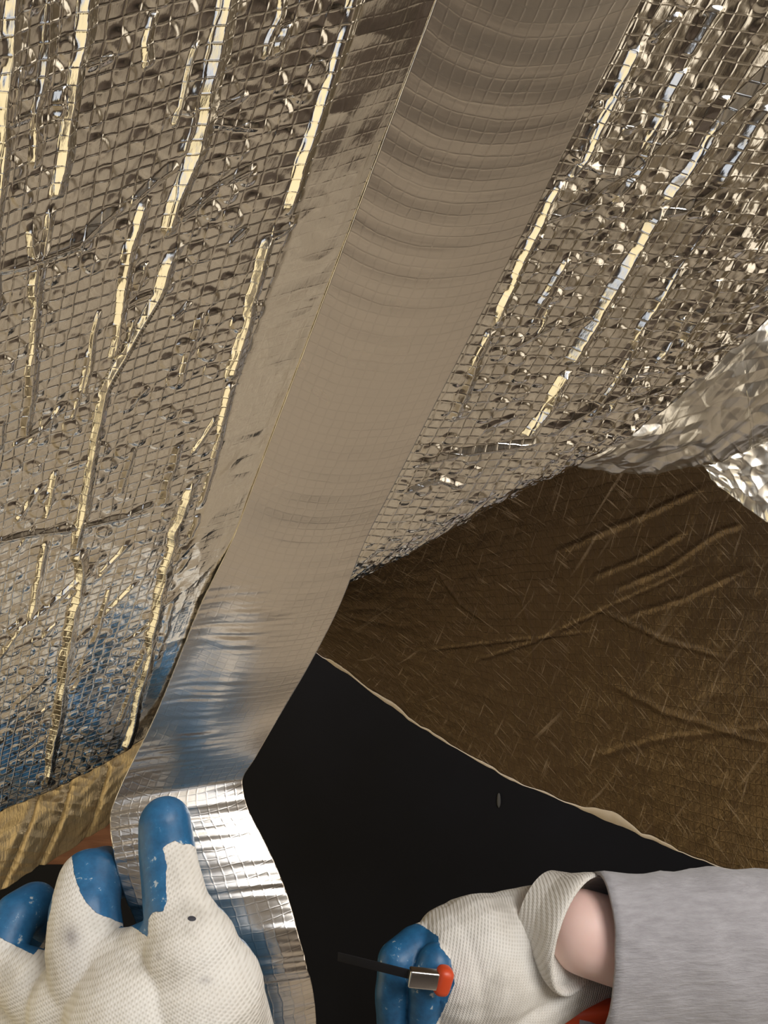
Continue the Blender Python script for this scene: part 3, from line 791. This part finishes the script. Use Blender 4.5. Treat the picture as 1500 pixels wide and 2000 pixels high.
dot = spot('ink_dot', 376, 1795, 0.0020, 0.0012, M_dot, g1); dot['label'] = 'small dark ink dot'

# right glove (fist round the cutter)
chains = [
 ch((1110,1838,.618,92),(1060,1848,.598,98),(1010,1862,.58,110),(940,1880,.565,122),(905,1890,.56,112)),
 ch((1105,1792,.612,60),(1060,1792,.595,58),(1000,1802,.585,58),(910,1812,.575,52),(862,1826,.568,46)),
 ch((1140,1900,.60,66),(1080,1900,.585,80),(990,1950,.565,88),(930,1980,.56,86),(900,2040,.56,80)),
 ch((870,1836,.568,44),(812,1852,.556,40),(778,1878,.545,38),(768,1930,.54,34),(768,1990,.545,32),(778,2045,.55,30)),   # index
 ch((880,1880,.56,44),(850,1880,.535,34),(832,1925,.53,31),(828,1980,.535,30),(832,2050,.54,28)),                     # middle
 ch((890,1960,.565,44),(868,1985,.55,34),(862,2060,.55,32)),                                                          # ring
]
me = capsules(chains, 0.0014, 7, 'glove')
co = vco(me); no = vno(me)
hh = 0.0012 * vnoise(co[:, 0] * 50 + co[:, 2] * 60, co[:, 2] * 90 - co[:, 0] * 60, 19)
co = co + no * hh[:, None]
# hollow the cuff: drop what would lie inside the opening
me.vertices.foreach_set('co', co.astype(np.float32).ravel())
px = 750 + co[:, 0] / co[:, 1] * F; py = 1000 - (co[:, 2] - CAMZ) / co[:, 1] * F
blue = [(700,1780),(778,1800),(823,1806),(855,1829),(861,1852),(881,1875),(888,1921),(869,1967),(846,2010),(850,2120),(690,2120)]
front = no[:, 1] < 0.5
coat = np.maximum(np.where(front, np.clip(sdist(px, py, blue) / 18, -1, 1), -1), np.clip((no[:, 1] - 0.45) * 3, -1, 1))
set_attr(me, 'coat', coat)
g2 = adopt(obj('glove', me, M_glove2)); g2['label'] = 'white knit glove with blue fingertips and a gaping cuff, gripping the cutter'

def tube(name, centers, radii, mat, n=48, wob=0.0, seed=0, axis=(1, 0, 0), closed=False, uscale=1.0):
    """loft of rings; centres are Vectors, radii (ry, rz) per ring in the plane across the path"""
    V = []
    for i, (c, (r1, r2)) in enumerate(zip(centers, radii)):
        d = (centers[min(i + 1, len(centers) - 1)] - centers[max(i - 1, 0)]).normalized()
        e1 = d.cross(Vector((0, 1, 0))).normalized(); e2 = d.cross(e1).normalized()
        for j in range(n):
            q = 2 * math.pi * j / n
            wv = 1 + wob * (float(vnoise(np.array(i * 0.28), np.array(3 * math.cos(q) + 7), seed)) - 0.5) + wob * 0.6 * (float(vnoise(np.array(i * 0.6 + 3 * math.sin(q)), np.array(5 * math.cos(q) + 9), seed + 1)) - 0.5)
            V.append(tuple(c + e1 * r1 * wv * math.cos(q) + e2 * r2 * wv * math.sin(q)))
    k = len(centers)
    Fc = [(i * n + j, i * n + (j + 1) % n, (i + 1) * n + (j + 1) % n, (i + 1) * n + j) for i in range(k - 1) for j in range(n)]
    return obj(name, mesh_np(name, V, Fc), mat)

# cuff of the right glove: a flared rolled rim round the wrist opening
rim = []
A = P(1132, 1818, .560)
cu = Vector((0.72, -0.66, -0.06)).normalized()          # axis of the opening
e1 = Vector((0, 0, 1)); e1 = (e1 - cu * e1.dot(cu)).normalized(); e2 = cu.cross(e1)
rings = []
prof = [(-0.018, 0.86), (-0.011, 0.93), (-0.005, 1.0), (0.0, 1.045), (0.004, 1.06), (0.006, 1.03), (0.004, 0.98), (-0.004, 0.94), (-0.016, 0.88), (-0.03, 0.80)]
V = []; n = 64
for (z, r) in prof:
    for j in range(n):
        q = 2 * math.pi * j / n; wv = 1 + 0.02 * math.sin(3 * q + 1)
        V.append(tuple(A + cu * z + e1 * 0.0372 * r * wv * math.cos(q) + e2 * 0.0440 * r * wv * math.sin(q)))
Fc = [(i * n + j, i * n + (j + 1) % n, (i + 1) * n + (j + 1) % n, (i + 1) * n + j) for i in range(len(prof) - 1) for j in range(n)]
me = mesh_np('cuff', V, Fc); set_attr(me, 'coat', -np.ones(len(V)))
cf = obj('cuff', me, M_glove2); cf.parent = g2

# wrist and forearm of the right arm, one skin surface inside the sleeve
me = capsules([ch((1108,1822,.578,62),(1140,1820,.560,78),(1220,1845,.565,80),(1500,1860,.58,100),(1900,1890,.60,125))], 0.003, 6, 'forearm')
adopt(obj('forearm', me, M_skin))['label'] = 'bare pink wrist'
# sleeve
cs = []; rs = []
xs = np.linspace(1158, 2100, 60)
for i, x in enumerate(xs):
    D = .555 + (x - 1158) * 0.00006
    yc = 1868 + (x - 1158) * 0.02
    r = (162 + (x - 1158) * 0.028 + 5 * math.sin(x / 70.0)) * D / F
    cs.append(P(x, yc, D)); rs.append((r, r * 0.62))
sl = solid(tube('sleeve', cs, rs, M_sleeve, n=96, wob=0.07, seed=5), 0.0025)
adopt(sl)['label'] = 'loose grey jersey sleeve'
# left sleeve, below the picture
cs = [P(400 + i * 12, 2400 + i * 60, .43 + i * 0.004) for i in range(12)]
adopt(solid(tube('sleeve', cs, [(0.045 + i * 0.001, 0.04 + i * 0.001) for i in range(12)], M_sleeve, n=48, wob=0.06, seed=8), 0.0025))

# ------------------------------------------------------------------ the cutter
cut = bpy.data.objects.new('utility_knife', None); C.objects.link(cut); cut.location = P(870, 1916, .52)
tag(cut, 'utility knife with orange-red handle and short steel nose held in the right glove', 'knife')
def kid(o):
    o.parent = cut; o.matrix_parent_inverse = Matrix.Translation(cut.location).inverted(); return o
def bar(name, a, b, w, h, mat, bev=0.002):
    """rounded bar from a to b"""
    d = (b - a); Ln = d.length; d.normalize(); q = Matrix((d, Vector((0, 1, 0)).cross(d).cross(d).normalized() * -1, d.cross(Vector((0, 1, 0))).normalized())).transposed()
    V = []
    for sx in (0, 1):
        for sy in (-1, 1):
            for sz in (-1, 1): V.append(tuple(a + q @ Vector((sx * Ln, sy * h / 2, sz * w / 2))))
    Fc = [(0,1,3,2),(4,6,7,5),(0,4,5,1),(2,3,7,6),(0,2,6,4),(1,5,7,3)]
    o = obj(name, mesh_np(name, V, Fc, smooth=False), mat)
    bb = o.modifiers.new('b', 'BEVEL'); bb.width = bev; bb.segments = 4
    return o
kid(bar('nose', P(798,1908,.510), P(856,1914,.512), 0.011, 0.007, M_steel, 0.0012))
kid(bar('collar', P(850,1913,.512), P(880,1917,.515), 0.018, 0.012, M_redpl, 0.0045))
kid(bar('handle', P(885,1920,.545), P(1180,2010,.60), 0.020, 0.016, M_redpl, 0.006))
kid(bar('handle_end', P(1060,2004,.572), P(1215,1990,.575), 0.026, 0.018, M_redpl, 0.006))
kid(bar('blade', P(660,1868,.53), P(800,1903,.512), 0.006, 0.0008, simple('black_blade_steel', (0.02, 0.02, 0.024), 0.6, 0.5), 0.0003))
